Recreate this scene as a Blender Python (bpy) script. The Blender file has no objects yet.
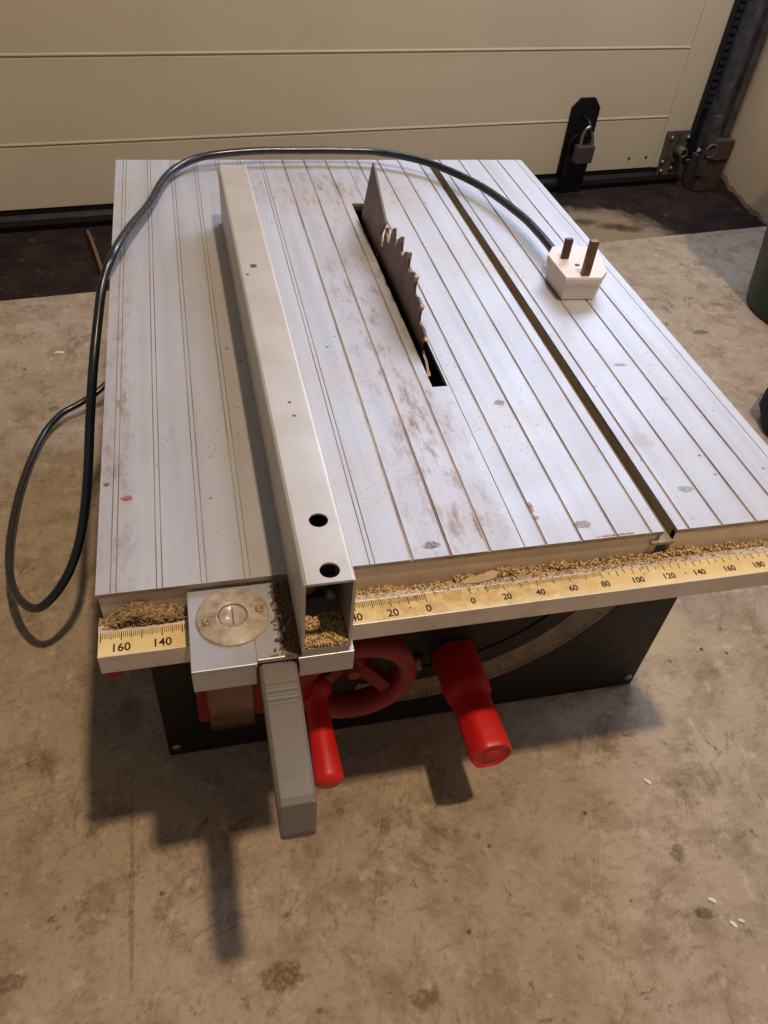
import bpy, bmesh, math, random
from mathutils import Vector, Matrix
random.seed(7)
COL = bpy.context.scene.collection
H = 0.27                       # table top height above the floor
W, L = 0.4252, 0.5533          # table size
YAW = 0.13737; DD = 1.0055     # garage door plane
DH = Vector((math.cos(YAW), math.sin(YAW), 0)); DN = Vector((-math.sin(YAW), math.cos(YAW), 0))

def T(x, y, z): return Vector((x, y, z + H))
def Dp(u, w, z): return DH*u + DN*(DD - w) + Vector((0, 0, z))

# ------------------------------------------------------------------ materials
class NT:
    def __init__(s, name):
        s.m = bpy.data.materials.new(name); s.m.use_nodes = True
        s.t = s.m.node_tree; s.n = s.t.nodes; s.l = s.t.links
        s.b = s.n['Principled BSDF']
        s.pos = s.n.new('ShaderNodeNewGeometry').outputs['Position']
    def _in(s, sock, v):
        if v is None: return
        if hasattr(v, 'is_output') or isinstance(v, bpy.types.NodeSocket): s.l.new(v, sock)
        else: sock.default_value = v
    def math(s, op, a, b=None, c=None, clamp=False):
        n = s.n.new('ShaderNodeMath'); n.operation = op; n.use_clamp = clamp
        s._in(n.inputs[0], a); s._in(n.inputs[1], b); s._in(n.inputs[2], c)
        return n.outputs[0]
    def noise(s, scale, detail=4, rough=.55, vec=None, dist=0, stretch=None):
        v = vec or s.pos
        if stretch:
            mp = s.n.new('ShaderNodeMapping'); mp.inputs['Scale'].default_value = stretch
            s.l.new(v, mp.inputs['Vector']); v = mp.outputs[0]
        n = s.n.new('ShaderNodeTexNoise'); n.inputs['Scale'].default_value = scale
        n.inputs['Detail'].default_value = detail; n.inputs['Roughness'].default_value = rough
        n.inputs['Distortion'].default_value = dist
        s.l.new(v, n.inputs['Vector']); return n.outputs[0]
    def ramp(s, v, a, b, hi=1., lo=0.):
        n = s.n.new('ShaderNodeMapRange'); n.clamp = True
        s._in(n.inputs[0], v); n.inputs[1].default_value = a; n.inputs[2].default_value = b
        n.inputs[3].default_value = lo; n.inputs[4].default_value = hi
        return n.outputs[0]
    def mix(s, f, a, b):
        n = s.n.new('ShaderNodeMix'); n.data_type = 'RGBA'
        s._in(n.inputs[0], f)
        for k, v in ((6, a), (7, b)):
            if isinstance(v, (tuple, list)): n.inputs[k].default_value = (*v[:3], 1)
            else: s.l.new(v, n.inputs[k])
        return n.outputs[2]
    def sep(s, v=None):
        n = s.n.new('ShaderNodeSeparateXYZ'); s.l.new(v or s.pos, n.inputs[0]); return n.outputs
    def blob(s, c, rx, ry, soft=.35, wob=.5, nscale=120, hard=1.):
        """ragged elliptical stain centred at world point c (x, y)"""
        x, y, z = s.sep()
        dx = s.math('DIVIDE', s.math('SUBTRACT', x, c[0]), rx); dy = s.math('DIVIDE', s.math('SUBTRACT', y, c[1]), ry)
        r = s.math('SQRT', s.math('ADD', s.math('MULTIPLY', dx, dx), s.math('MULTIPLY', dy, dy)))
        r = s.math('ADD', r, s.math('MULTIPLY', s.math('SUBTRACT', s.noise(nscale, 6, .7), .5), wob*2.4))
        return s.ramp(r, 1-soft, 1+soft*.4, 0., hard)
    def base(s, v):
        if isinstance(v, (tuple, list)): s.b.inputs['Base Color'].default_value = (*v[:3], 1)
        else: s.l.new(v, s.b.inputs['Base Color'])
    def set(s, **k):
        for kk, v in k.items(): s._in(s.b.inputs[kk.replace('_', ' ')], v)
    def bump(s, h, strength=.3, dist=.001):
        n = s.n.new('ShaderNodeBump'); n.inputs['Strength'].default_value = strength
        n.inputs['Distance'].default_value = dist; s.l.new(h, n.inputs['Height'])
        s.l.new(n.outputs[0], s.b.inputs['Normal'])

def srgb(r, g, b):
    f = lambda c: (c/255/12.92) if c <= 10 else ((c/255+.055)/1.055)**2.4
    return (f(r), f(g), f(b))

def simple(name, rgb, rough=.5, metal=0., var=.25, scale=60, bump=0., spec=.5, dark=None, stretch=None):
    m = NT(name); c = srgb(*rgb)
    d = srgb(*dark) if dark else tuple(v*(1-var) for v in c)
    m.base(m.mix(m.ramp(m.noise(scale, 5, .6, stretch=stretch), .3, .7), d, c))
    m.set(Roughness=m.ramp(m.noise(scale*1.7, 3), .2, .8, min(1, rough+.08), max(0, rough-.08)), Metallic=metal)
    m.b.inputs['Specular IOR Level'].default_value = spec
    if bump: m.bump(m.noise(scale*4, 4), bump, .0006)
    return m.m

M = {}
def aluminium_table():
    m = NT('worn_aluminium_table')
    x, y, z = m.sep()
    grain = m.noise(90, 4, .6, stretch=(1, .04, 1))
    patch = m.noise(7, 4, .6)
    c = m.mix(m.ramp(grain, .3, .7), srgb(178, 179, 183), srgb(194, 195, 198))
    c = m.mix(m.ramp(patch, .48, .72, .5), c, srgb(188, 174, 156))
    # brown grime, strongest round the blade and the back edge
    speck = m.ramp(m.noise(330, 3, .7), .60, .72)
    area = m.ramp(m.noise(14, 4, .6), .42, .62)
    c = m.mix(m.math('MULTIPLY', m.math('MULTIPLY', speck, area), .8), c, srgb(122, 92, 66))
    streak = m.ramp(m.noise(120, 6, .75, stretch=(1, .3, 1)), .50, .66)
    near = m.math('MAXIMUM', m.blob((.195, .16), .030, .28, .9, .3, 30), m.blob((.2, .48), .08, .05, .9, .4, 30))
    near = m.math('MAXIMUM', near, m.blob((.008, .15), .012, .3, .9, .4, 30, .8))
    c = m.mix(m.math('MULTIPLY', m.math('MULTIPLY', streak, near), .85), c, srgb(118, 84, 58))
    c = m.mix(m.math('MULTIPLY', near, .2), c, srgb(150, 112, 78))
    # pits
    v = m.n.new('ShaderNodeTexVoronoi'); v.inputs['Scale'].default_value = 55; m.l.new(m.pos, v.inputs['Vector'])
    pit = m.math('MULTIPLY', m.ramp(v.outputs['Distance'], .045, .075, 0., 1.), m.ramp(m.noise(11, 3), .5, .58))
    c = m.mix(m.math('MULTIPLY', pit, .85), c, srgb(70, 66, 72))
    for cx, cy, rx, ry, col, h in [(.268, .012, .006, .0032, (120, 108, 80), .9), (.2425, .030, .0016, .005, (128, 78, 54), .95), (.2425, .021, .0025, .002, (128, 78, 54), .9),
            (.0145, .068, .0032, .0022, (168, 62, 36), 1), (.0035, .081, .002, .002, (110, 60, 46), 1), (.378, .122, .003, .002, (160, 110, 96), .6), (.364, .165, .005, .002, (130, 96, 80), .8),
            (.346, .032, .006, .003, (120, 122, 100), .8), (.340, .080, .008, .008, (170, 146, 118), .45), (.257, .13, .004, .003, (88, 90, 78), .9),
            (.2065, .02, .0016, .012, (140, 84, 56), .9), (.176, .009, .005, .003, (84, 62, 52), .9), (.285, .0012, .012, .001, (150, 74, 44), .9)]:
        c = m.mix(m.math('MULTIPLY', m.blob((cx, cy), rx, ry, .2, .8, 230, h), m.ramp(m.noise(500, 3), .3, .6, 1., .45)), c, srgb(*col))
    # dirt that sits in the grooves (below the surface)
    deep = m.math('LESS_THAN', z, H-.00025)
    dirt = m.mix(m.ramp(m.noise(45, 5, .7, stretch=(1, .3, 1)), .38, .66), srgb(166, 150, 128), srgb(112, 80, 50))
    c = m.mix(m.math('MULTIPLY', deep, .9), c, dirt)
    m.base(c)
    m.set(Metallic=m.math('SUBTRACT', .42, m.math('MULTIPLY', deep, .37)), Roughness=m.ramp(m.noise(20, 4), .3, .7, .60, .50))
    m.b.inputs['Anisotropic'].default_value = .0
    m.bump(grain, .12, .0004)
    return m.m
def aluminium(name, rgb=(196, 194, 190), dirt=.35, metal=.55, rough=.42):
    m = NT(name)
    c = m.mix(m.ramp(m.noise(40, 5, .6), .3, .7), srgb(*[v*.93 for v in rgb]), srgb(*rgb))
    c = m.mix(m.ramp(m.noise(25, 6, .7), .52, .75, dirt), c, srgb(134, 104, 70))
    c = m.mix(m.ramp(m.noise(400, 2, .6), .66, .74, dirt), c, srgb(90, 64, 44))
    m.base(c); m.set(Metallic=metal, Roughness=rough); m.bump(m.noise(300, 3), .08, .0004)
    return m.m
def fence_mat():
    m = NT('fence_aluminium')
    c = m.mix(m.ramp(m.noise(30, 5, .6), .3, .7), srgb(186, 178, 166), srgb(202, 195, 184))
    c = m.mix(m.ramp(m.noise(300, 3, .7), .66, .76, .5), c, srgb(120, 96, 74))
    for cx, cy, rx, ry in [(.1035, .2355, .0026, .0028), (.0983, .224, .0013, .0014), (.1075, .08, .0011, .0012), (.1085, .068, .0012, .001)]:
        c = m.mix(m.blob((cx, cy), rx, ry, .3, .3, 300), c, srgb(104, 72, 52))
    m.base(c); m.set(Metallic=.45, Roughness=.42); m.bump(m.noise(300, 3), .06, .0004)
    return m.m
def concrete():
    m = NT('stained_concrete')
    x, y, z = m.sep()
    c = m.mix(m.ramp(m.noise(4, 6, .6), .35, .65), srgb(151, 135, 115), srgb(174, 158, 138))
    c = m.mix(m.ramp(m.noise(26, 8, .72), .47, .66, .6), c, srgb(112, 93, 66))
    c = m.mix(m.ramp(m.noise(15, 8, .75, dist=.8), .56, .66, .6), c, srgb(98, 76, 48))
    c = m.mix(m.ramp(m.noise(48, 7, .75, dist=.5), .60, .67, .7), c, srgb(78, 60, 40))
    c = m.mix(m.ramp(m.noise(210, 4, .8), .54, .70, .5), c, srgb(90, 74, 54))
    c = m.mix(m.ramp(m.noise(60, 8, .75), .55, .64, .5), c, srgb(194, 179, 158))
    for sc, st, rt in ((30, (1, .09, 1), .35), (26, (.12, 1, 1), -.3)):      # fine scratches
        mp = m.n.new('ShaderNodeMapping'); mp.inputs['Rotation'].default_value = (0, 0, rt); m.l.new(m.pos, mp.inputs['Vector'])
        f = m.noise(sc, 5, .6, vec=mp.outputs[0], stretch=st)
        ln = m.math('ABSOLUTE', m.math('SUBTRACT', f, .5))
        c = m.mix(m.math('MULTIPLY', m.ramp(ln, 0, .006, 0., 1.), m.ramp(m.noise(8, 3), .48, .6, .45)), c, srgb(96, 78, 56))
    v = m.n.new('ShaderNodeTexVoronoi'); v.inputs['Scale'].default_value = 34; m.l.new(m.pos, v.inputs['Vector'])
    spot = m.math('MULTIPLY', m.ramp(v.outputs['Distance'], .05, .09, 0., 1.), m.ramp(m.noise(13, 3), .50, .56))
    c = m.mix(m.math('MULTIPLY', spot, .8), c, srgb(52, 42, 34))
    for cx, cy, rx, ry, col, h in [(.077, -.115, .015, .010, (100, 76, 44), .9), (-.041, -.045, .012, .016, (112, 88, 56), .6), (.380, -.091, .006, .0075, (96, 82, 66), .8),
            (.378, -.135, .007, .005, (70, 58, 46), .85), (.0, -.048, .0022, .0018, (20, 16, 14), 1), (.127, -.067, .014, .008, (128, 102, 72), .5), (-.022, .098, .012, .02, (96, 76, 52), .5),
            (.79, .607, .014, .006, (84, 70, 60), .9), (-.11, .52, .006, .005, (84, 62, 40), .8), (-.095, -.085, .012, .006, (92, 66, 38), .7), (.165, -.147, .010, .006, (104, 80, 50), .8),
            (.462, .107, .035, .03, (178, 166, 122), .5), (.445, .17, .03, .02, (182, 170, 128), .45), (-.02, -.04, .002, .07, (112, 90, 60), .6), (.53, .14, .03, .035, (112, 106, 98), .35), (-.185, .72, .03, .02, (116, 92, 58), .5)]:
        c = m.mix(m.math('MULTIPLY', m.blob((cx, cy), rx, ry, .3, .8, 120, h), m.ramp(m.noise(260, 4, .7), .35, .6, 1., .4)), c, srgb(*col))
    m.base(c); m.set(Roughness=.85, Metallic=0.); m.b.inputs['Specular IOR Level'].default_value = .25
    m.bump(m.noise(130, 6, .7), .35, .0012)
    return m.m
def sill_mat():
    m = NT('dark_damp_sill')
    x, y, z = m.sep()
    c = m.mix(m.ramp(m.noise(18, 6, .65), .35, .7), srgb(24, 18, 17), srgb(48, 36, 31))
    c = m.mix(m.ramp(m.noise(60, 5, .7), .60, .7, .6), c, srgb(98, 74, 54))
    for cx, cy, rx, ry, h in [(.77, .965, .13, .075, .95), (.83, .93, .09, .035, .95)]:
        c = m.mix(m.blob((cx, cy), rx, ry, .35, .5, 26, h), c, srgb(132, 116, 92))
    for cx, cy in [(.81, .965), (.84, .955), (.76, .985)]:
        c = m.mix(m.blob((cx, cy), .028, .016, .5, .6, 60, .75), c, srgb(54, 42, 34))
    c = m.mix(m.ramp(m.noise(300, 2), .76, .8, .6), c, srgb(170, 160, 150))
    m.base(c); m.set(Roughness=.75); m.b.inputs['Specular IOR Level'].default_value = .15
    m.bump(m.noise(60, 6, .7), .5, .003)
    return m.m
def door_mat():
    m = NT('beige_door_panel')
    c = m.mix(m.ramp(m.noise(3, 4), .3, .7), srgb(190, 181, 158), srgb(200, 191, 168))
    c = m.mix(m.ramp(m.noise(9, 5, .7), .6, .75, .2), c, srgb(168, 156, 130))
    m.base(c); m.set(Roughness=.6); m.b.inputs['Specular IOR Level'].default_value = .3
    m.bump(m.noise(180, 3, .6), .25, .0008)
    return m.m
def wall_mat():
    m = NT('stained_plaster')
    x, y, z = m.sep()
    c = m.mix(m.ramp(m.noise(6, 5, .6), .35, .7), srgb(178, 158, 128), srgb(192, 172, 142))
    n = m.math('ADD', m.math('MULTIPLY', x, -math.sin(YAW)), m.math('MULTIPLY', y, math.cos(YAW)))
    edge = m.math('ADD', z, m.math('MULTIPLY', m.math('SUBTRACT', m.noise(26, 4), .5), .03))
    lim = m.ramp(n, .80, .95, .020, -.012)
    rim = m.math('MULTIPLY', m.math('LESS_THAN', edge, m.math('ADD', lim, .010)), m.ramp(n, .78, .82, 1.))
    c = m.mix(rim, c, srgb(140, 104, 78))
    core = m.math('MULTIPLY', m.math('LESS_THAN', edge, lim), 1.)
    c = m.mix(core, c, srgb(46, 34, 30))
    m.base(c); m.set(Roughness=.9); m.bump(m.noise(120, 5), .4, .001)
    return m.m
def rusty(name, a=(70, 66, 66), b=(96, 62, 42), metal=.4):
    m = NT(name)
    c = m.mix(m.ramp(m.noise(70, 6, .7), .45, .62), srgb(*a), srgb(*b))
    c = m.mix(m.ramp(m.noise(160, 4, .7), .62, .72, .6), c, srgb(150, 140, 128))
    m.base(c); m.set(Roughness=.65, Metallic=metal); m.bump(m.noise(200, 4), .3, .0008)
    return m.m
M['table'] = aluminium_table()
M['lip'] = aluminium('table_edge_aluminium', (226, 208, 188), .45, .1)
M['rail'] = aluminium('rail_aluminium', (222, 210, 198), .35, .25)
M['head'] = aluminium('fence_head_aluminium', (196, 196, 200), .25)
M['fence'] = fence_mat()
M['inner'] = simple('dark_tube_inside', (58, 46, 42), .7, .2)
M['ruler'] = simple('yellow_ruler_film', (226, 196, 122), .45, 0, scale=70, dark=(196, 160, 92))
def ruler_mat():
    m = NT('yellow_ruler')
    x, y, z = m.sep()
    c = m.mix(m.ramp(m.noise(50, 5, .6), .35, .7), srgb(226, 202, 142), srgb(238, 218, 162))
    g = m.math('MULTIPLY', m.ramp(x, .115, .15, 1.), m.ramp(x, .23, .29, 0., 1.))
    g = m.math('ADD', m.math('MULTIPLY', g, .6), .12)
    d = m.ramp(m.noise(120, 5, .7), .35, .65)
    c = m.mix(m.math('MULTIPLY', g, d), c, srgb(176, 138, 92))
    m.base(c); m.set(Roughness=.45)
    return m.m
M['ruler'] = ruler_mat()
M['ink'] = simple('black_ink', (48, 36, 24), .6)
M['black'] = simple('black_painted_steel', (30, 27, 27), .5, .1, scale=40, bump=.1, spec=.35)
M['dirtyblack'] = simple('dusty_black_steel', (44, 36, 34), .6, .1, scale=90)
M['red'] = simple('red_plastic', (206, 28, 26), .42, 0, var=.2, scale=40, bump=.05)
M['redpaddle'] = simple('red_switch_plastic', (196, 60, 34), .4)
M['darkred'] = simple('dark_red_plastic', (150, 28, 28), .5, 0, scale=40)  # darker red than the crank knob and locking handle
M['grey'] = simple("grey_plastic", (114, 108, 100), .55, 0, var=.12, scale=50, bump=.15)
M['screw'] = simple('zinc_screw', (150, 144, 138), .4, .8)
M['steel'] = simple('blade_steel', (112, 96, 86), .42, .75, scale=50, dark=(76, 62, 54))
M['knife'] = simple('riving_knife_steel', (120, 104, 92), .5, .6, scale=30, dark=(88, 72, 62))
M['carbide'] = simple('tooth_tip', (160, 130, 104), .35, .8)
M['cable'] = simple('black_rubber_cable', (22, 28, 40), .28, 0, scale=80, spec=.7)  # bluish highlight of the cord is put into the base colour
M['plug'] = simple('white_plug_plastic', (232, 218, 206), .45, 0, var=.08, scale=60)
M['brass'] = simple('tarnished_brass', (132, 92, 62), .4, .7, scale=120, dark=(84, 60, 50))
M['darkpin'] = simple('dark_pin_metal', (84, 62, 54), .45, .6, scale=120)
M['dust'] = simple('sawdust_flakes', (228, 204, 156), .9, 0, scale=900, dark=(190, 156, 106), spec=.1)
M['dustdark'] = simple('brown_grime_flakes', (150, 122, 88), .9, 0, scale=900, dark=(104, 78, 54), spec=.1)
M['chip'] = simple('wood_chip', (202, 178, 134), .85, 0, scale=200)
M['whitechip'] = simple('white_chip', (226, 220, 206), .8)
M['concrete'] = concrete(); M['sill'] = sill_mat(); M['door'] = door_mat(); M['wall'] = wall_mat()
M['rubber'] = simple('black_rubber_seal', (22, 20, 22), .6, scale=30, spec=.3)
M['trackdark'] = simple('dark_track_steel', (26, 27, 32), .5, .3, scale=60)
M['tracksteel'] = simple('greyed_track_steel', (92, 94, 98), .5, .5, scale=50, dark=(58, 56, 58))
M['rust'] = rusty('rusty_steel'); M['rust2'] = rusty('rusty_block', (74, 60, 54), (60, 42, 34), .1)
M['bracket'] = rusty('aged_zinc_bracket', (98, 92, 84), (78, 66, 52), .4)
M['hasp'] = simple('black_hasp_steel', (17, 17, 22), .45, .3, scale=60)
M['padlock'] = simple('padlock_body_steel', (92, 82, 78), .45, .5)
M['chrome'] = simple('bright_shackle', (150, 146, 142), .3, .9)
M['green'] = simple('dark_green_plastic', (16, 50, 36), .45, 0, var=.2, scale=20)
M['bag'] = simple('black_navy_fabric', (24, 24, 36), .8, 0, scale=50, bump=.3)
M['twig'] = simple('twig_brown', (112, 78, 58), .8)
def clear_mat():
    m = NT('cloudy_clear_plastic')
    c = m.mix(m.ramp(m.noise(140, 5, .7), .4, .7), srgb(226, 214, 198), srgb(168, 138, 104))
    m.base(c); m.set(Roughness=.3); m.b.inputs['Transmission Weight'].default_value = .35
    m.b.inputs['Coat Weight'].default_value = .6
    return m.m
M['clear'] = clear_mat()
def cover_mat():
    m = NT('yellowed_switch_cover')
    m.base(m.mix(m.ramp(m.noise(90, 4), .4, .7), srgb(140, 112, 70), srgb(100, 76, 48)))
    m.set(Roughness=.35); m.b.inputs['Transmission Weight'].default_value = .7; m.b.inputs['Alpha'].default_value = .45
    return m.m
M['cover'] = cover_mat()

# ------------------------------------------------------------------ mesh helpers
def box(bm, lo, hi, mat=0, xf=None):
    x0, y0, z0 = lo; x1, y1, z1 = hi
    co = [(x0,y0,z0),(x1,y0,z0),(x1,y1,z0),(x0,y1,z0),(x0,y0,z1),(x1,y0,z1),(x1,y1,z1),(x0,y1,z1)]
    vs = [bm.verts.new(xf @ Vector(c) if xf else c) for c in co]
    for f in ((0,3,2,1),(4,5,6,7),(0,1,5,4),(1,2,6,5),(2,3,7,6),(3,0,4,7)):
        fc = bm.faces.new([vs[i] for i in f]); fc.material_index = mat
    return vs
def prism(bm, poly, fn, a, b, mat=0):
    """poly: 2-D points; fn(p, t) -> Vector; swept from t=a to t=b"""
    A = [bm.verts.new(fn(p, a)) for p in poly]; B = [bm.verts.new(fn(p, b)) for p in poly]
    n = len(poly); fs = [bm.faces.new(A), bm.faces.new(B[::-1])]
    for i in range(n):
        j = (i+1) % n; fs.append(bm.faces.new((A[i], B[i], B[j], A[j])))
    for f in fs: f.material_index = mat
    return fs
def lathe(bm, prof, origin, axis, seg=32, mat=0, cap=True, ex=None):
    """prof: list of (radius, height along axis)"""
    ax = Vector(axis).normalized(); o = Vector(origin)
    t = Vector((0,0,1)) if abs(ax.z) < .9 else Vector((1,0,0))
    if ex is not None: t = Vector(ex)
    e1 = (t - ax*t.dot(ax)).normalized(); e2 = ax.cross(e1)
    rings = []
    for r, h in prof:
        rings.append([bm.verts.new(o + ax*h + (e1*math.cos(2*math.pi*k/seg) + e2*math.sin(2*math.pi*k/seg))*max(r, 1e-5)) for k in range(seg)])
    for i in range(len(rings)-1):
        for k in range(seg):
            f = bm.faces.new((rings[i][k], rings[i][(k+1)%seg], rings[i+1][(k+1)%seg], rings[i+1][k])); f.material_index = mat; f.smooth = True
    if cap:
        for rg in (rings[0][::-1], rings[-1]):
            f = bm.faces.new(rg); f.material_index = mat
    return rings
def torus(bm, c, axis, R, prof, seg=64, mat=0):
    """prof: closed 2-D profile (dr, dh) around radius R"""
    ax = Vector(axis).normalized(); o = Vector(c)
    t = Vector((0,0,1)) if abs(ax.z) < .9 else Vector((1,0,0))
    e1 = (t-ax*t.dot(ax)).normalized(); e2 = ax.cross(e1)
    rings = []
    for k in range(seg):
        a = 2*math.pi*k/seg; d = e1*math.cos(a)+e2*math.sin(a)
        rings.append([bm.verts.new(o+d*(R+p[0])+ax*p[1]) for p in prof])
    m = len(prof)
    for k in range(seg):
        for i in range(m):
            f = bm.faces.new((rings[k][i], rings[(k+1)%seg][i], rings[(k+1)%seg][(i+1)%m], rings[k][(i+1)%m])); f.smooth = True; f.material_index = mat
def tube(bm, pts, rad, seg=12, mat=0, sub=8):
    P = [Vector(p) for p in pts]
    Q = []
    for i in range(len(P)-1):
        p0 = P[max(i-1,0)]; p1 = P[i]; p2 = P[i+1]; p3 = P[min(i+2,len(P)-1)]
        for s in range(sub):
            t = s/sub
            Q.append(.5*((2*p1)+(p2-p0)*t+(2*p0-5*p1+4*p2-p3)*t*t+(3*p1-p0-3*p2+p3)*t**3))
    Q.append(P[-1]); n = len(Q)
    tan = (Q[1]-Q[0]).normalized(); ref = Vector((0,0,1)) if abs(tan.z) < .9 else Vector((1,0,0))
    nrm = (ref-tan*ref.dot(tan)).normalized(); rings = []
    for i in range(n):
        tn = (Q[min(i+1,n-1)]-Q[max(i-1,0)]).normalized()
        nrm = (nrm-tn*nrm.dot(tn)).normalized(); bi = tn.cross(nrm)
        r = rad(i/(n-1)) if callable(rad) else rad
        rings.append([bm.verts.new(Q[i]+(nrm*math.cos(2*math.pi*k/seg)+bi*math.sin(2*math.pi*k/seg))*r) for k in range(seg)])
    for i in range(n-1):
        for k in range(seg):
            f = bm.faces.new((rings[i][k], rings[i][(k+1)%seg], rings[i+1][(k+1)%seg], rings[i+1][k])); f.smooth = True; f.material_index = mat
    for rg in (rings[0][::-1], rings[-1]): bm.faces.new(rg).material_index = mat
def flakes(bm, n, fn, s0, s1, mats=(0,)):
    """n little tilted chips; fn() -> centre"""
    for _ in range(n):
        c = fn(); s = random.uniform(s0, s1); q = Matrix.Rotation(random.uniform(0, 6.28), 3, 'Z') @ Matrix.Rotation(random.uniform(-.9, .9), 3, 'X')
        a, b = s, s*random.uniform(.25, .8); h = s*.18
        vs = [bm.verts.new(c + q @ Vector(v)) for v in ((-a,-b,-h),(a,-b*.6,-h*.2),(a*.7,b,h),(-a*.8,b*.8,0),(0,0,h*2.2))]
        mi = random.choice(mats)
        for t in ((0,1,4),(1,2,4),(2,3,4),(3,0,4),(3,2,1,0)):
            bm.faces.new([vs[i] for i in t]).material_index = mi
def tag(o, label=None, cat=None, group=None, kind=None):
    if label: o['label'] = label
    if cat: o['category'] = cat
    if group: o['group'] = group
    if kind: o['kind'] = kind
    return o
def empty(name, loc, label, cat):
    o = bpy.data.objects.new(name, None); o.location = loc; o.empty_display_size = .05; COL.objects.link(o)
    return tag(o, label, cat)
def root_loc(p):
    v = Vector((0,0,0))
    while p is not None: v = v + p.location; p = p.parent
    return v
def obj(name, bm, mats, parent=None, bevel=0, smooth=False, label=None, cat=None, kind=None, group=None, seg=2, recalc=True):
    if isinstance(bm, bpy.types.Mesh): me = bm
    else:
        if recalc: bmesh.ops.recalc_face_normals(bm, faces=bm.faces[:])
        me = bpy.data.meshes.new(name); bm.to_mesh(me); bm.free()
    if parent is not None: off = root_loc(parent)
    else:
        xs = [v.co for v in me.vertices]
        off = Vector(((min(v.x for v in xs)+max(v.x for v in xs))/2, (min(v.y for v in xs)+max(v.y for v in xs))/2, min(v.z for v in xs)))
    me.transform(Matrix.Translation(-off))
    if smooth:
        for p in me.polygons: p.use_smooth = True
    mi = [p.material_index for p in me.polygons]
    me.materials.clear()
    ml = mats if isinstance(mats, (list, tuple)) else [mats]
    for mm in ml: me.materials.append(mm)
    for p, k in zip(me.polygons, mi): p.material_index = min(k, len(ml)-1)
    o = bpy.data.objects.new(name, me); COL.objects.link(o)
    if parent is not None: o.parent = parent
    else: o.location = off
    if bevel:
        b = o.modifiers.new('bevel', 'BEVEL'); b.width = bevel; b.segments = seg; b.limit_method = 'ANGLE'; b.angle_limit = math.radians(35)
        b.harden_normals = False
    return tag(o, label, cat, group, kind)
def cut(bm, cutters):
    """boolean-difference a bmesh with a list of cutter bmeshes, returns a mesh"""
    bmesh.ops.recalc_face_normals(bm, faces=bm.faces[:])
    me = bpy.data.meshes.new('tmp'); bm.to_mesh(me); bm.free()
    o = bpy.data.objects.new('tmp', me); COL.objects.link(o); cs = []
    for cb in cutters:
        bmesh.ops.recalc_face_normals(cb, faces=cb.faces[:])
        cm = bpy.data.meshes.new('tmpc'); cb.to_mesh(cm); cb.free()
        co = bpy.data.objects.new('tmpc', cm); COL.objects.link(co); cs.append(co)
        md = o.modifiers.new('b', 'BOOLEAN'); md.object = co; md.operation = 'DIFFERENCE'; md.solver = 'EXACT'
    dg = bpy.context.evaluated_depsgraph_get(); dg.update()
    out = bpy.data.meshes.new_from_object(o.evaluated_get(dg))
    for x in [o]+cs: bpy.data.objects.remove(x)
    return out
BM = bmesh.new

# ------------------------------------------------------------------ setting
bm = BM()
cs = [Dp(-1.6, DD-.80, 0), Dp(1.25, DD-.785, 0), Dp(1.25, DD+.9, 0), Dp(-1.6, DD+.9, 0)]
A = [bm.verts.new(c) for c in cs]; B = [bm.verts.new(c-Vector((0,0,.08))) for c in cs]
bm.faces.new(A); bm.faces.new(B[::-1])
for i in range(4): bm.faces.new((A[i], B[i], B[(i+1)%4], A[(i+1)%4]))
obj('floor', bm, M['concrete'], kind='structure', label='worn stained concrete garage floor', bevel=.003)
bm = BM(); xf = Matrix.Translation(DN*DD) @ Matrix.Rotation(YAW, 4, 'Z')
box(bm, (-1.6, -.235, -.06), (1.33, .10, -.004), xf=xf)
obj('trim_1', bm, M['sill'], kind='structure', label='dark damp sill strip of floor under the garage door')
# right wall
bm = BM(); box(bm, (1.25, -1.9, -.05), (1.37, -.035, 1.6), xf=xf)
obj('wall_right', bm, M['wall'], kind='structure', label='beige plastered wall beside the door track, spalled at its foot')
# garage door
bm = BM()
prof = [(0.0, .030)]
zs = [.121, .2375, .354, .47, .587, .704, .82, .94]
for z in zs: prof += [(0, z-.002), (-.0022, z-.0006), (-.0018, z+.0004), (0.0008, z+.0022), (0.0006, z+.0036), (0, z+.0055)]
prof += [(0, 1.0), (-.04, 1.0), (-.04, .030)]
prism(bm, prof, lambda p, t: Dp(t, p[0], p[1]), -1.6, 1.121)
door = obj('door_1', bm, M['door'], kind='structure', label='beige ribbed sectional garage door')
bm = BM(); prism(bm, [(0, .028), (0, 1.0), (-.04, 1.0), (-.04, .028)], lambda p, t: Dp(t, p[0], p[1]), 1.1225, 1.183)
obj('end_stile', bm, M['door'], door, bevel=.001)
bm = BM()
prism(bm, [(-.002, .031), (-.002, .020), (.004, .014), (.006, .006), (.003, -.003), (-.03, -.003), (-.03, .031)], lambda p, t: Dp(t, p[0], p[1]), -1.6, 1.19)
obj('bottom_seal', bm, M['rubber'], door, smooth=False)
bm = BM(); prism(bm, [(1.128, .098), (1.190, .098), (1.198, .006), (1.133, .010)], lambda p, t: Dp(p[0], t, p[1]), .001, .004)
br = obj('corner_bracket', bm, M['bracket'], door, bevel=.001)
for u, z in [(1.142, .085), (1.180, .085), (1.137, .040), (1.163, .042), (1.140, .022), (1.163, .026)]:
    bm = BM(); lathe(bm, [(.0045, 0), (.0045, .003), (.002, .0045)], Dp(u, .004, z), -DN, 10); obj('bolt', bm, M['screw'], br)
bm = BM(); lathe(bm, [(.010, 0), (.010, .02), (.007, .022), (.007, 0.0)], Dp(1.165, .004, .062), -DN, 20); obj('roller_boss', bm, M['bracket'], br)
for u in (1.058, 1.097):
    bm = BM(); lathe(bm, [(.0028, 0), (.0024, .0012), (.0008, .0016)], Dp(u, 0, .050), -DN, 10); obj('screw', bm, M['dirtyblack'], door)
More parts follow.
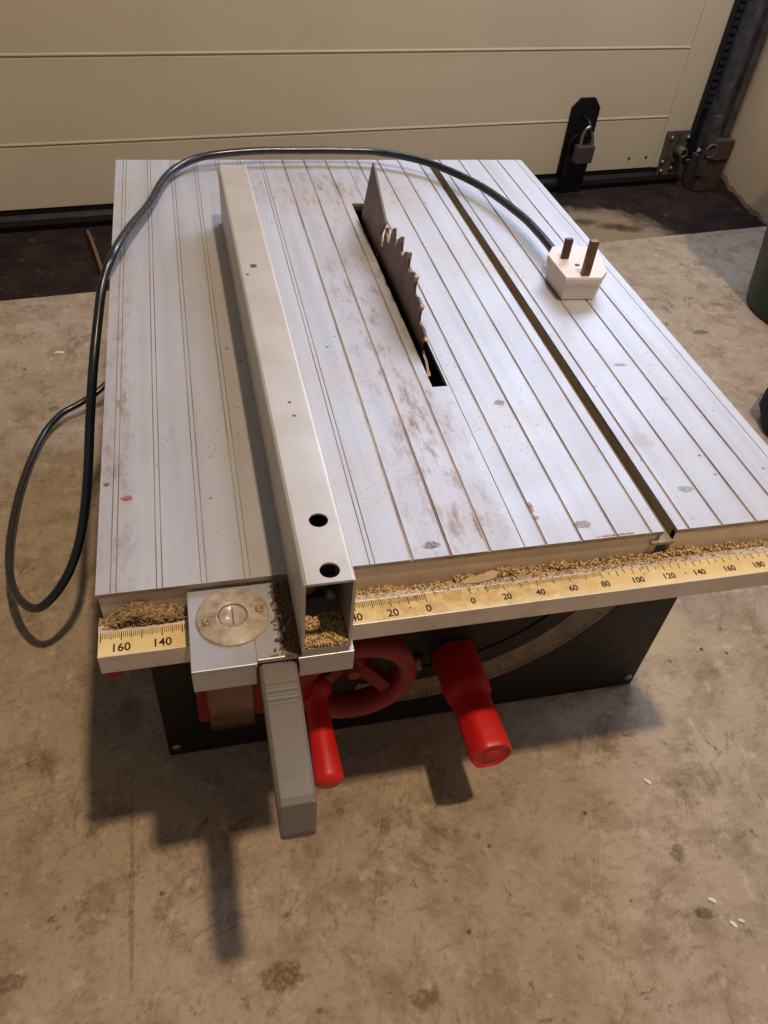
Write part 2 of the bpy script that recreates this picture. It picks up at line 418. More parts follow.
# hasp on the door
bm = BM()
prism(bm, [(.899, .030), (.899, .147), (.914, .163), (.944, .163), (.959, .146), (.959, .030)], lambda p, t: Dp(p[0], t, p[1]), .0, .004)
prism(bm, [(.905, -.003), (.905, .090), (.915, .102), (.950, .102), (.959, .090), (.955, -.003)], lambda p, t: Dp(p[0], t, p[1]), .004, .012)
hasp = obj('hasp', bm, M['hasp'], door, bevel=.001)
bm = BM(); tube(bm, [Dp(.928, .008, .100), Dp(.928, .024, .102), Dp(.928, .034, .112), Dp(.928, .024, .128), Dp(.928, .003, .130)], .003, 10); obj('staple', bm, M['hasp'], hasp)
# padlock (own thing)
pl = empty('padlock', Dp(.934, .030, .050), 'small grey padlock hanging from the black hasp on the garage door', 'padlock')
bm = BM(); box(bm, (.910, -.038, .060), (.946, -.022, .091), xf=xf); obj('body', bm, M['padlock'], pl, bevel=.002)
bm = BM(); tube(bm, [Dp(.917, .030, .085), Dp(.917, .030, .106), Dp(.921, .030, .118), Dp(.928, .030, .122), Dp(.928, .030, .117), Dp(.939, .030, .104), Dp(.939, .030, .085)], .0032, 10)
obj('shackle', bm, M['chrome'], pl)
# vertical track : trim_2
bm = BM(); box(bm, (1.184, -.012, .045), (1.206, .0, 1.0), xf=xf)
for k in range(60): box(bm, (1.187, -.0145, .14+k*.0125), (1.197, -.0115, .1465+k*.0125), 1, xf=xf)
tr = obj('trim_2', bm, [M['trackdark'], simple('track_slot', (44, 44, 50), .6, .2)], kind='structure', label='dark perforated vertical track at the right edge of the door')
bm = BM()
prism(bm, [(1.200, 0), (1.200, .042), (1.204, .046), (1.210, .046), (1.212, .036), (1.224, .036), (1.226, .046), (1.240, .046), (1.248, .040), (1.249, 0)],
      lambda p, t: Dp(p[0], p[1], t), .070, 1.0)
obj('steel_channel', bm, M['tracksteel'], tr, bevel=.001)
bm = BM(); prism(bm, [(1.186, .048), (1.186, .058), (1.201, .058), (1.201, .048)], lambda p, t: Dp(p[0], p[1], t), .03, .14); obj('lower_flange', bm, M['tracksteel'], tr, bevel=.001)
bm = BM(); prism(bm, [(1.198, .030), (1.192, .055), (1.204, .060), (1.248, .060), (1.249, .030)], lambda p, t: Dp(p[0], p[1], t), .060, .096)
obj('foot_bracket', bm, M['rust'], tr, bevel=.001)
bm = BM(); torus(bm, Dp(1.196, .060, .078), -DN, .012, [(.002,0),(0,.002),(-.002,0),(0,-.002)], 24); obj('cable_loop', bm, M['bracket'], tr)
bm = BM(); prism(bm, [(1.196, .012), (1.194, .052), (1.249, .056), (1.249, .012)], lambda p, t: Dp(p[0], p[1], t), -.004, .060)
obj('foot_block', bm, M['rust2'], tr, bevel=.002)

# green bin and dark bag at the right edge
bm = BM()
lathe(bm, [(.088, 0), (.094, .003), (.097, .02), (.140, .39), (.150, .392), (.150, .42), (.134, .42), (.132, .39), (.090, .02), (.0, .018)], Vector((1.0, .645, 0)), (0,0,1), 48, cap=False)
vb = [v for v in bm.verts]
bn = empty('garden_bin', Vector((1.0, .645, 0)), 'dark green plastic bin standing on the floor at the right edge', 'bin')
obj('bin_body', bm, M['green'], bn)
bm = BM(); torus(bm, Vector((1.0, .645, .408)), (0,0,1), .151, [(.005,-.012),(.005,.012),(-.003,.014),(-.003,-.014)], 48); obj('rim', bm, M['green'], bn)
for s in (-1, 1):
    bm = BM(); c = Vector((1.0, .645+.147*s, .38)); tube(bm, [c+Vector((-.04,0,.02)), c+Vector((-.035,.018*s,0)), c+Vector((.035,.018*s,0)), c+Vector((.04,0,.02))], .006, 10); obj('handle', bm, M['green'], bn)
bm = BM()
prof = [(.070, 0), (.086, .004), (.091, .02), (.092, .045), (.082, .085), (.064, .125), (.040, .160), (.022, .172), (.001, .174)]
for ri, ring in enumerate(lathe(bm, prof, Vector((.838, .36, 0)), (0,0,1), 56)):
    for k, v in enumerate(ring):
        a = 2*math.pi*k/56; z = v.co.z; f = 1+.04*math.sin(5*a+30*z)+.025*math.sin(11*a-60*z)
        v.co.x = .838+(v.co.x-.838)*f; v.co.y = .36+(v.co.y-.36)*f*.96; v.co.z += .006*math.sin(4*a)*min(1, z*20)
for f in bm.faces: f.smooth = True
bag = obj('fabric_bag', bm, M['bag'], label='slumped black fabric bag on the floor at the far right', cat='bag')
bm = BM(); tube(bm, [Vector((.812,.36,.150)), Vector((.818,.36,.198)), Vector((.838,.36,.212)), Vector((.858,.36,.198)), Vector((.864,.36,.150))], .006, 10); obj('handle', bm, M['bag'], bag)

# ------------------------------------------------------------------ table saw
saw = empty('table_saw', Vector((.21, .28, 0)), 'small bench table saw with grooved aluminium top and black steel base', 'table saw')
wide = [163, 185, 207.5, 241, 263, 285, 308-1.5, 331, 353, 376, 397]
pair = [8.5, 31, 53, 75, 97, 119, 141]
thin = [228.2, 418]
def grooves(x0, x1):
    g = [(x/1000, .0010, .0007) for x in wide] + [(x/1000, .0003, .0006) for x in thin]
    for x in pair: g += [(x/1000-.0014, .00032, .0006), (x/1000+.0014, .00032, .0006)]
    return sorted([q for q in g if x0+.001 < q[0] < x1-.001])
def slab(bm, x0, x1, y0, y1):
    pts = [(x0, 0)]
    for gx, hw, dp in grooves(x0, x1): pts += [(gx-hw, 0), (gx-hw*.7, -dp), (gx+hw*.7, -dp), (gx+hw, 0)]
    pts += [(x1, 0), (x1, -.003), (x0, -.003)]
    prism(bm, pts, lambda p, t: T(p[0], t, p[1]), y0, y1)
bm = BM()
SX0, SX1, MX0, MX1 = .2155, .2266, .3150, .3238
slab(bm, 0, SX0, 0, L); slab(bm, SX0, SX1, 0, .1527); slab(bm, SX0, SX1, .4475, L); slab(bm, SX1, MX0, 0, L); slab(bm, MX1, W, 0, L)
obj('tabletop', bm, M['table'], saw)
bm = BM()
box(bm, T(.0008, .0012, -.030), T(MX0, .004, -.0035)); box(bm, T(MX1, .0003, -.030), T(W-.0005, .004, -.0030))
box(bm, T(.001, .004, -.030), T(.004, L-.004, -.003)); box(bm, T(W-.004, .004, -.030), T(W-.001, L-.004, -.003)); box(bm, T(.001, L-.004, -.030), T(MX0, L-.001, -.003)); box(bm, T(MX1, L-.004, -.030), T(W-.001, L-.001, -.003))
obj('edge_frame', bm, M['lip'], saw)
bm = BM()
box(bm, T(MX0-.0055, -.0012, -.0105), T(MX1+.0005, L, -.0085)); box(bm, T(MX0-.0025, .001, -.0085), T(MX0, L, -.003)); box(bm, T(MX1, .0005, -.0085), T(MX1+.0025, L, -.003))
obj('miter_slot', bm, aluminium('slot_aluminium', (160, 146, 124), .6, .15, .7), saw)
bm = BM()
box(bm, T(SX0-.004, .1527, -.06), T(SX0-.0012, .4475, -.003)); box(bm, T(SX1+.0012, .1527, -.06), T(SX1+.004, .4475, -.003))
obj('blade_insert', bm, M['black'], saw)
# front rail
RX0, RX1 = -.0015, .429
bm = BM()
box(bm, T(RX0, -.0240, -.0330), T(RX1, -.0045, -.0200)); box(bm, T(RX0, -.0046, -.0330), T(RX1, .001, -.0262))
box(bm, T(RX0, -.0090, -.0201), T(RX1, -.0045, -.0190)); box(bm, T(RX0, -.0240, -.0201), T(RX1, -.0232, -.0192))
rail = obj('front_rail', bm, M['rail'], saw, bevel=.0003)
bm = BM(); box(bm, T(RX0+.0002, -.0232, -.0200), T(RX1, -.0090, -.0196))
ZL, ZR = .1698, .1958
def tick(x, ln, wd=.00022): box(bm, T(x-wd, -.0094-ln, -.0196), T(x+wd, -.0094, -.01945), 1)
for n in range(0, 171):
    if n % 10 == 0: tick(ZL-n/1000, .0052, .00025)
    elif n % 5 == 0: tick(ZL-n/1000, .0042, .0002)
    else: tick(ZL-n/1000, .0034, .00015)
for n in range(0, 232):
    if n % 20 == 0: tick(ZR+n/1000, .0036, .00022)
    elif n % 10 == 0: tick(ZR+n/1000, .0036, .0002)
    elif n % 5 == 0: tick(ZR+n/1000, .0024, .00014)
    elif 8 < n < 80: tick(ZR+n/1000, .0022, .0001)
def text_into(bm, s, x, y, z, size, mat, sx=.95, bold=.00012):
    cu = bpy.data.curves.new('t', 'FONT'); cu.body = s; cu.size = size; cu.align_x = 'CENTER'; cu.offset = bold; cu.extrude = .00004; cu.resolution_u = 4
    o = bpy.data.objects.new('t', cu); COL.objects.link(o)
    dg = bpy.context.evaluated_depsgraph_get(); dg.update()
    me = bpy.data.meshes.new_from_object(o.evaluated_get(dg)); bpy.data.objects.remove(o)
    me.transform(Matrix.Translation(T(x, y, z)) @ Matrix.Diagonal((sx, 1, 1, 1)))
    k = len(bm.faces); bm.from_mesh(me); bm.faces.ensure_lookup_table()
    for f in bm.faces[k:]: f.material_index = mat
for n in (0, 20, 40, 60, 80, 100, 120, 140, 160):
    text_into(bm, str(n), ZL-n/1000-(.0002 if n > 90 else 0), -.0212, -.0195, .0068, 1)
for n in range(0, 221, 20):
    text_into(bm, str(n), ZR+n/1000-.0002+(.0006 if n > 90 else 0), -.0196, -.0195, .0057, 1)
for x in (ZR+.1315, ZL-.010):
    lathe(bm, [(.0005, 0), (.0005, .0001)], T(x, -.0172, -.0196), (0,0,1), 10, 1)
obj('ruler_scale', bm, [M['ruler'], M['ink']], rail, recalc=False)
bm = BM(); box(bm, T(RX0+.0015, -.0222, -.041), T(RX0+.0095, -.004, -.0330)); obj('rail_end_plug', bm, M['darkred'], rail, bevel=.001)
# base cabinet
BX0, BX1, BY0, BY1 = .0085, .411, .055, .50
bm = BM()
prism(bm, [(BX0, -.03), (BX1, -.03), (BX1, -H), (BX0, -H)], lambda p, t: T(p[0], t, p[1]), BY0, BY0+.003)
prism(bm, [(BX0, -.03), (BX1, -.03), (BX1, -H), (BX0, -H)], lambda p, t: T(p[0], t, p[1]), BY1-.003, BY1)
box(bm, T(BX0, BY0+.003, -H), T(BX0+.003, BY1-.003, -.03)); box(bm, T(BX1-.003, BY0+.003, -H), T(BX1, BY1-.003, -.03))
box(bm, T(BX0+.003, BY0+.003, -H), T(BX0+.03, BY1-.003, -H+.003)); box(bm, T(BX1-.03, BY0+.003, -H), T(BX1-.003, BY1-.003, -H+.003))
cab = obj('base_cabinet', bm, M['black'], saw, bevel=.0015)
for x, z in ((.0150, -.256), (.403, -.256)):
    bm = BM(); lathe(bm, [(.0038, 0), (.0035, .0016), (.0012, .0024)], T(x, BY0, z), (0,-1,0), 12); obj('screw', bm, M['screw'], cab)
# dark sunk slot and pale degree arc
def arcpoly(cx, cz, r0, r1, a0, a1, n=40):
    pts = [(cx+r1*math.sin(a0+(a1-a0)*i/n), cz-r1*math.cos(a0+(a1-a0)*i/n)) for i in range(n+1)]
    return pts + [(cx+r0*math.sin(a0+(a1-a0)*i/n), cz-r0*math.cos(a0+(a1-a0)*i/n)) for i in range(n, -1, -1)]
bm = BM(); ACX, ACZ, AR = .200, -.060, .177
def arcband(bm, r0, r1, a0, a1, ya, yb, mat=0, n=48):
    for i in range(n):
        b0 = a0+(a1-a0)*i/n; b1 = a0+(a1-a0)*(i+1)/n
        q = [(ACX+r*math.sin(b), ACZ-r*math.cos(b)) for r, b in ((r0, b0), (r1, b0), (r1, b1), (r0, b1))]
        prism(bm, q, lambda p, t: T(p[0], t, p[1]), ya, yb, mat)
arcband(bm, AR-.028, AR, -.30, 1.10, BY0-.0012, BY0-.0002)
for i in range(0, 61):
    b = -.1+i*.0175*1.05; ln = .009 if i % 10 == 0 else .006 if i % 5 == 0 else .004
    for r in (AR-ln,):
        q = [(ACX+rr*math.sin(bb), ACZ-rr*math.cos(bb)) for rr, bb in ((AR-.002-ln, b-.002), (AR-.002, b-.002), (AR-.002, b+.002), (AR-.002-ln, b+.002))]
        prism(bm, q, lambda p, t: T(p[0], t, p[1]), BY0-.0015, BY0-.0011, 1)
obj('degree_scale', bm, [simple('dirty_pale_scale', (142, 128, 108), .6, 0, scale=80, dark=(104, 88, 70)), M['ink']], saw)
bm = BM(); arcband(bm, AR-.045, AR-.029, -.15, 1.05, BY0-.0011, BY0-.0003); obj('arc_slot', bm, M['black'], saw)
# handwheel with crank knob
WC = T(.1445, .026, -.147)
hw = BM()
torus(hw, WC, (0,-1,0), .0365, [(-.0055,-.006),(-.0035,-.009),(.0035,-.009),(.0065,-.004),(.0068,.006),(.003,.009),(-.0035,.008),(-.006,.004)], 64)
lathe(hw, [(.010, -.026), (.011, -.012), (.009, -.007), (.004, -.006)], WC, (0,-1,0), 24)
for k in range(3):
    a = math.radians((-38, 85, 200)[k]); d = Vector((math.cos(a), 0, math.sin(a))); e = Vector((-math.sin(a), 0, math.cos(a)))
    prism(hw, [(-.006, -.005), (.006, -.005), (.005, .004), (-.005, .004)], lambda p, t: WC+d*t+e*p[0]+Vector((0,-1,0))*(p[1]-.013*(t < .02)), .006, .034)
wheel = obj('handwheel', hw, M['darkred'], saw)
bm = BM(); lathe(bm, [(.0045, 0), (.0045, .03)], WC+Vector((0,0,0)), (0,1,0), 14); obj('wheel_shaft', bm, M['darkred'], wheel)
KP = Vector((.117, .026, -.158+H)); KT = Vector((.1165, -.040, -.1655+H)); kd = (KT-KP); kl = kd.length
bm = BM(); lathe(bm, [(.011, -.006), (.012, .002), (.0085, .006), (.0078, .012), (.0085, .030), (.0102, kl-.006), (.0095, kl-.002), (.0065, kl), (.001, kl+.0003)], KP, kd, 24)
obj('crank_knob', bm, M['red'], wheel)
# red locking handle
LP = Vector((.2300, .055, -.181+H)); LT = Vector((.2317, -.0335, -.1785+H)); ld = LT-LP; ll = ld.length
bm = BM()
def lobed(r, n=8, amt=.06): return r
rings = []
axd = ld.normalized(); e1 = Vector((1,0,0)); e1 = (e1-axd*e1.dot(axd)).normalized(); e2 = axd.cross(e1)
prof = [(.0150,-.003),(.0178,0),(.0182,.030),(.0176,.038),(.0150,.042),(.0150,.046),(.0158,ll-.004),(.0150,ll),(.0128,ll),(.0122,ll-.0014),(.0062,ll-.0014),(.0056,ll-.0002),(.001,ll-.0002)]
seg = 48
for r, h in prof:
    ring = []
    for k in range(seg):
        a = 2*math.pi*k/seg; f = 1-.055*(.5-.5*math.cos(6*a)) if r > .0135 else 1
        ring.append(bm.verts.new(LP+axd*h+(e1*math.cos(a)+e2*math.sin(a))*r*f))
    rings.append(ring)
for i in range(len(rings)-1):
    for k in range(seg):
        f = bm.faces.new((rings[i][k], rings[i][(k+1)%seg], rings[i+1][(k+1)%seg], rings[i+1][k])); f.smooth = True
bm.faces.new(rings[0][::-1]); bm.faces.new(rings[-1])
obj('locking_handle', bm, M['red'], saw, bevel=.0004)
bm = BM(); lathe(bm, [(.006, 0), (.006, .004), (.003, .009)], T(.199, BY0-.001, -.180), (0,-1,0), 16); obj('pointer_screw', bm, M['screw'], saw)
# switch
bm = BM(); box(bm, T(.036, BY0-.010, -.211), T(.083, BY0, -.150)); sw = obj('power_switch', bm, M['darkred'], saw, bevel=.002)
bm = BM(); prism(bm, [(.000, -.156), (.004, -.16), (.008, -.180), (.006, -.194), (.0, -.197)], lambda p, t: T(t, BY0-.010-p[0], p[1]), .0465, .074); obj('paddle', bm, M['redpaddle'], sw, bevel=.003)
bm = BM(); prism(bm, [(.000, -.150), (.008, -.152), (.013, -.18), (.012, -.203), (.001, -.203), (.001, -.2005), (.0105, -.2005), (.0115, -.18), (.007, -.155), (0, -.154)], lambda p, t: T(t, BY0-.010-p[0], p[1]), .0445, .0755); obj('flip_cover', bm, M['cover'], sw, bevel=.0005)
# blade
BC = T(.2205, .272, -.0632); R = .1100
bm = BM(); N = 28; outline = []
for k in range(N):
    a = 2*math.pi*k/N+.08; st = 2*math.pi/N
    for da, r in ((0, R), (.10, R-.0012), (.42, R-.0050), (.62, R-.0105), (.78, R-.0125), (.90, R-.0105), (.985, R-.004)):
        outline.append((a+da*st, r))
pts = [(r*math.cos(a), r*math.sin(a)) for a, r in outline]
prism(bm, pts, lambda p, t: BC+Vector((t, -p[0], p[1])), -.0009, .0009)
blade = obj('saw_blade', bm, M['steel'], saw)
for k in range(N):
    a = 2*math.pi*k/N+.08
    if math.sin(a)*R < .05: continue      # only the teeth that stand above the table
    q = [(a-.005, R+.0004), (a+.022, R-.0006), (a+.018, R-.006), (a-.003, R-.006)]
    bm = BM(); prism(bm, [(r*math.cos(b), r*math.sin(b)) for b, r in q], lambda p, t: BC+Vector((t, -p[0], p[1])), -.0014, .0014)
    obj('carbide_tip', bm, M['carbide'], blade)
bm = BM(); prism(bm, [(.3915, .0595), (.332, .034), (.350, .012), (.362, -.03), (.405, -.03), (.4195, .002)], lambda p, t: T(t, p[0], p[1]), .2193, .2215)
obj('riving_knife', bm, M['knife'], saw, bevel=.0003)

# ------------------------------------------------------------------ rip fence
def F(x, y, z):  # fence is set very slightly askew
    return T(x-.0040*(y+.05)/.46, y, z)
fen = empty('rip_fence', T(.0828, -.02, -.022), 'grey aluminium box-section rip fence clamped across the saw table', 'rip fence')
FX0, FX1, FY0, FY1, FZ0, FZ1 = .0957, .1198, -.0500, .411, .0003, .0500
outer = [(FX0, FZ0), (FX0, FZ1-.002), (FX0+.0006, FZ1-.0006), (FX0+.002, FZ1), (FX1-.002, FZ1), (FX1-.0006, FZ1-.0006), (FX1, FZ1-.002), (FX1, FZ0)]
bm = BM()
t_ = .0015
prism(bm, outer, lambda p, t: F(p[0], t, p[1]), FY0, FY1)
c1 = BM(); prism(c1, [(FX0+t_, FZ0+t_), (FX0+t_, FZ1-t_), (FX1-t_, FZ1-t_), (FX1-t_, FZ0+t_)], lambda p, t: F(p[0], t, p[1]), FY0-.01, FY1+.01)
cuts = [c1]
for y in (-.0117, -.0430):
    c = BM(); lathe(c, [(.0046, -.01), (.0046, .01)], T(.1088, y, FZ1), (0,0,1), 32); cuts.append(c)
me = cut(bm, cuts)
tubeo = obj('fence_tube', me, M['fence'], fen)
bm = BM()   # dark inner plug with bolts, a little way inside the tube
box(bm, T(FX0+.0022, -.020, FZ0+.0022), T(FX1-.0035, -.018, FZ1-.0022)); pi_ = obj('inner_plate', bm, M['inner'], fen)
bm = BM(); lathe(bm, [(.0052, 0), (.0052, .003), (.003, .004)], T(.1125, -.020, .0165), (0,-1,0), 20); lathe(bm, [(.0024, .004), (.0024, .012)], T(.1125, -.020, .0165), (0,-1,0), 16); obj('bolt', bm, M['screw'], pi_)
bm = BM(); lathe(bm, [(.0060, 0), (.0058, .002), (.001, .0024)], T(.1018, -.021, .016), (.3,-1,.2), 20); obj('washer', bm, simple('pale_washer', (196, 168, 110), .5, .3), pi_)
bm = BM()
PX0, PX1, PZ1 = .0438, .1218, -.0045
LX0, LX1 = .0748, .0942
box(bm, T(PX0, -.050, PZ1-.003), T(LX0, -.0008, PZ1)); box(bm, T(LX1, -.050, PZ1-.003), T(PX1, -.0008, PZ1)); box(bm, T(LX0, -.048, PZ1-.003), T(LX1, -.0008, PZ1))
box(bm, T(PX0, -.050, -.0215), T(LX0-.0008, -.0255, PZ1-.003)); box(bm, T(LX1+.0005, -.050, -.0200), T(PX1, -.0255, PZ1-.003))
box(bm, T(FX0+.0003, -.0495, PZ1), T(FX1-.0003, -.0008, FZ0))
head = obj('fence_head', bm, M['head'], fen, bevel=.0004)
# sight window disc
DC = T(.0655, -.0205, PZ1)
bm = BM(); lathe(bm, [(.0180, -.0002), (.0180, .0009), (.0172, .0014), (.0098, .0016), (.0085, .0024), (.0075, .0024), (.0070, .0014), (.0002, .0014)], DC, (0,0,1), 48)
disc = obj('sight_window', bm, M['clear'], fen)
bm = BM(); box(bm, DC+Vector((-.0003, -.0055, .00142)), DC+Vector((.0003, .0055, .0016)), 0)
torus(bm, DC+Vector((0,0,.0016)), (0,0,1), .0072, [(.0004,0),(0,.0003),(-.0004,0),(0,-.0003)], 40)
obj('pointer_line', bm, simple('brown_line', (112, 84, 58), .6), disc)
for s in (-1, 1):
    bm = BM(); c = DC+Vector((.0132*s, .0022*s, .0013)); lathe(bm, [(.0022, 0), (.0020, .0009), (.0010, .0011), (.0009, .0004), (.0001, .0004)], c, (0,0,1), 16); obj('screw', bm, simple('brassy_screw', (176, 158, 122), .4, .6), disc)
# clamp lever
bm = BM()
def lever_ring(y, z1, th, wd, cx):
    w = wd/2; c = .0016
    return [bm.verts.new(T(cx+a, y, z1+b)) for a, b in ((-w, -th+c), (-w, -c), (-w+c, 0), (w-c, 0), (w, -c), (w, -th+c), (w-c, -th), (-w+c, -th))]
st = [(-.030, -.0095, .012, .0182, .0845), (-.0500, -.0088, .014, .0182, .0845)]
for yy in (-.0600, -.0645, -.0690):
    st += [(yy+.0012, -.0086, .015, .0180, .0845), (yy, -.0098, .015, .0180, .0845), (yy-.0010, -.0098, .015, .0180, .0845), (yy-.0018, -.0084, .015, .0180, .0845)]
st += [(-.0715, -.0084, .016, .0178, .0845), (-.1080, -.0100, .020, .0170, .0842), (-.1150, -.0108, .021, .0168, .0842), (-.1180, -.0125, .020, .0168, .0842), (-.1235, -.0285, .0050, .0158, .0840)]
rg = [lever_ring(*s) for s in st]
for i in range(len(rg)-1):
    for k in range(8): bm.faces.new((rg[i][k], rg[i][(k+1)%8], rg[i+1][(k+1)%8], rg[i+1][k]))
bm.faces.new(rg[0][::-1]); bm.faces.new(rg[-1])
obj('clamp_lever', bm, M['grey'], fen, bevel=.0003)

# ------------------------------------------------------------------ sawdust (stuff)
def stuff(name, n, fn, s0, s1, label, mats, pick=(0,)):
    bm = BM(); flakes(bm, n, fn, s0, s1, pick); return obj(name, bm, mats, label=label, cat='sawdust', kind='stuff', recalc=False)
U = random.uniform; G = random.gauss
def chan():
    x = U(.124, .428); y = U(-.0045, .0008)
    hgt = .0046+.0035*(.5+.5*math.sin(x*60))*(.5+.5*math.sin(x*173+1)) + (.003 if x > .19 else -.001)
    return T(x, y, -.0262+abs(U(0, 1))*hgt)
stuff('sawdust', 11000, chan, .0003, .0011, 'tan sawdust packed in the channel behind the yellow ruler', [M['dust'], M['dustdark']], (0, 0, 0, 1))
def ledge():
    x = min(.428, max(.124, G(.24, .09))); return T(x, -.0045-abs(G(0, .0022)), -.0188+U(0, .0007))
stuff('sawdust', 1500, ledge, .0003, .0008, 'thin scatter of tan sawdust on the rail edge and ruler', [M['dust'], M['dustdark']], (0, 0, 1))
def pile():
    x = max(-.0005, min(.0425, G(.022, .011))); y = U(-.0075, .0005)
    k = math.exp(-((x-.018)/.013)**2)*.8+.35*math.exp(-((x-.036)/.006)**2)+.2
    return T(x, y, -.0245+U(0, 1)**.8*.0155*k)
stuff('sawdust', 5200, pile, .0004, .0017, 'heap of pale brown sawdust at the left end of the rail', [simple('pale_shavings', (184, 160, 122), .9, 0, scale=700, dark=(136, 110, 78), spec=.1), M['dustdark']], (0, 0, 1))
def intube():
    y = -.0495+.017*U(0, 1)**1.5; return T(U(FX0+.002, FX1-.002), y, FZ0+.0017+U(0, 1)**1.4*.0034)
stuff('sawdust', 3000, intube, .0003, .0012, 'golden sawdust lying inside the open end of the rip fence', [M['dust'], M['dustdark']], (0, 0, 0, 1))
def grime():
    d = abs(G(0, .0048)); return T(FX0-.0006-d*(1-.6*U(0, 1)*1), U(-.0485, -.002), PZ1+.0004+U(0, .0012)*math.exp(-d*300))
stuff('sawdust', 1500, grime, .0004, .0013, 'dark brown grime and dust along the fence on its head plate', [M['dustdark'], simple('dark_grime', (96, 64, 40), .9)], (0, 1))
bm = BM()   # long thin wood chip in the channel
prism(bm, [(-.012, -.002), (-.004, -.0035), (.006, -.002), (.010, .002), (.0065, .0042), (.0, .002), (-.008, .001)], lambda p, t: T(.205+p[0]*1.1, -.0035+p[1], t+(p[0]+.01)*.05), -.0192, -.0180)
obj('wood_chip', bm, M['chip'], label='pale flat wood chip resting on the sawdust of the front rail', cat='wood chip', bevel=.0003)

# ------------------------------------------------------------------ power cord
pc = empty('power_cord', T(.371, .282, 0), 'black rubber power cord with white plug draped over the saw table', 'power cord')
pts = [(.05, .62, -.20), (-0.0470, 0.5201, -0.2400), (-0.0743, 0.5019, -0.2500), (-0.0981, 0.4869, -0.2550), (-0.1157, 0.4560, -0.2600), (-0.1276, 0.3948, -0.2600), (-0.1306, 0.3308, -0.2550), (-0.1262, 0.2679, -0.2450), (-0.1156, 0.2193, -0.2320), (-0.1012, 0.1869, -0.2180), (-0.0865, 0.1690, -0.2070), (-0.0732, 0.1661, -0.1950), (-0.0587, 0.1743, -0.1800), (-0.0472, 0.1846, -0.1600), (-0.0381, 0.1976, -0.1350), (-0.0306, 0.2159, -0.1050), (-0.0248, 0.2393, -0.0750), (-0.0183, 0.2617, -0.0450), (-0.0115, 0.2913, -0.0200), (-0.0053, 0.3129, -0.0010),
       (.0045, .335, .0125), (.0165, .379, .0125), (.031, .43, .0085), (.0465, .490, .008), (.0655, .520, .0095), (.0905, .5345, .0115),
       (.135, .5405, .0135), (.180, .5420, .0135), (.221, .5420, .0135), (.2625, .5370, .0135), (.3085, .5110, .0125), (.3440, .4560, .0125), (.3620, .391, .0130), (.3660, .352, .0135), (.3675, .325, .0130), (.3680, .300, .0120)]
bm = BM(); tube(bm, [T(*p) for p in pts], .0036, 14); obj('cable', bm, M['cable'], pc)
top = [(.3503, .2934), (.3511, .2548), (.3815, .2528), (.3900, .262), (.3960, .2839), (.3972, .3000), (.3885, .3070), (.3700, .3090), (.3600, .3080)]
cx = sum(p[0] for p in top)/len(top); cy = sum(p[1] for p in top)/len(top)
bm = BM(); rg = []
for z, s in ((.0003, .86), (.0015, .885), (.0165, .965), (.0168, .985), (.0205, 1.0), (.0222, .985)):
    rg.append([bm.verts.new(T(cx+(x-cx)*s, cy+(y-cy)*s+(.0022-z)*.0, z)) for x, y in top])
n = len(top)
for i in range(len(rg)-1):
    for k in range(n): bm.faces.new((rg[i][k], rg[i][(k+1)%n], rg[i+1][(k+1)%n], rg[i+1][k]))
bm.faces.new(rg[0][::-1]); bm.faces.new(rg[-1])
plug = obj('plug', bm, M['plug'], pc, bevel=.0007)
bm = BM(); box(bm, T(.3597, .2850, .022), T(.3658, .2890, .0390)); obj('pin', bm, M['darkpin'], plug, bevel=.0003, label='shorter dark pin')
bm = BM(); box(bm, T(.3658, .2560, .022), T(.3722, .2610, .0510)); obj('pin', bm, M['brass'], plug, bevel=.0003, label='longer brassy pin')
bm = BM(); lathe(bm, [(.0022, 0), (.0020, .0004), (.0008, .0004)], T(.3690, .2745, .0221), (0,0,1), 14); obj('screw', bm, M['darkpin'], plug)

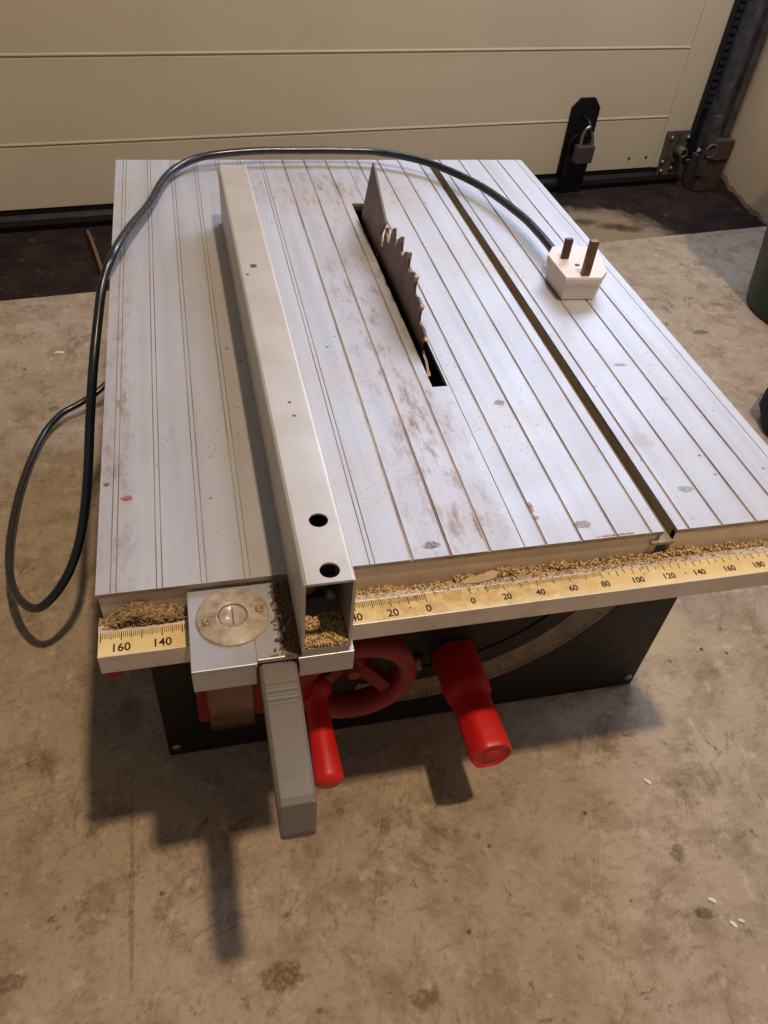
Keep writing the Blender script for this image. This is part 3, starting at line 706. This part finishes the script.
# ------------------------------------------------------------------ floor litter
for k, (x, y, r, a) in enumerate([(.383, -.034, .0035, .8), (.389, -.128, .0032, .6), (.396, -.146, .0030, 1.0), (.403, -.145, .0026, .5), (-.111, .636, .006, .1)]):
    bm = BM(); q = Matrix.Translation(Vector((x, y, .0006))) @ Matrix.Rotation(-a, 4, 'Z')
    prism(bm, [(-r, -r*.35), (r*.7, -r*.45), (r, r*.1), (r*.3, r*.45), (-r*.8, r*.3)], lambda p, t: q @ Vector((p[0], p[1], t)), -.0006, .0006)
    obj('paint_chip', bm, M['whitechip'], label=['white chip on the concrete just in front of the saw base right corner', 'white chip at lower right, beside the dark oval stain', 'left one of two white chips close together at lower right', 'right one of two white chips close together at lower right', 'pale flake on the concrete left of the saw, near the door'][k], cat='chip')
bm = BM(); tube(bm, [Vector((-.091, .973, .001)), Vector((-.080, .92, .0015)), Vector((-.064, .834, .001))], .003, 8)
obj('twig', bm, M['twig'], label='thin brown twig lying on the dark sill left of the saw', cat='twig')

# ------------------------------------------------------------------ light
wd = bpy.data.worlds.new('World'); bpy.context.scene.world = wd; wd.use_nodes = True
bg = wd.node_tree.nodes['Background']; bg.inputs[0].default_value = (.36, .32, .31, 1); bg.inputs[1].default_value = .38
def lamp(name, kind, loc, target, energy, color, **k):
    l = bpy.data.lights.new(name, kind); l.energy = energy; l.color = color
    for a, v in k.items(): setattr(l, a, v)
    o = bpy.data.objects.new(name, l); COL.objects.link(o); o.location = loc
    o.rotation_euler = (Vector(target)-Vector(loc)).to_track_quat('-Z', 'Y').to_euler(); return o
lamp('ceiling_lamp', 'AREA', (.49, -.365, 2.65), (.30, .0, 0), 42, (1, .745, .49), shape='DISK', size=.10)
lamp('door_window_daylight', 'AREA', (.72, 1.03, 1.08), (.5, .12, .15), 13, (.62, .74, 1.), shape='RECTANGLE', size=.7, size_y=.45)

lamp('side_cool_fill', 'AREA', (1.05, .10, 1.25), (.66, .0, 0), 3.4, (.62, .72, 1.), shape='RECTANGLE', size=.30, size_y=.5)  # unseen cool fill, added to tint the floor on the right
# ------------------------------------------------------------------ camera
Rm = ((0.972743, -0.216691, 0.082553), (-0.095785, -0.699707, -0.70798), (0.211176, 0.680776, -0.701391))
cam = bpy.data.cameras.new('camera'); co = bpy.data.objects.new('camera', cam); COL.objects.link(co)
r0, r1, r2 = [Vector(r) for r in Rm]
mw = Matrix((( r0.x, -r1.x, -r2.x, 0), (r0.y, -r1.y, -r2.y, 0), (r0.z, -r1.z, -r2.z, 0), (0, 0, 0, 1)))
mw.translation = Vector((.06222, -.26374, .31069+H)); co.matrix_world = mw
cam.sensor_fit = 'HORIZONTAL'; cam.sensor_width = 36; cam.lens = 36*775.176/768; cam.clip_start = .01
bpy.context.scene.camera = co
bpy.context.scene.view_settings.view_transform = 'Standard'
bpy.context.scene.view_settings.exposure = 0
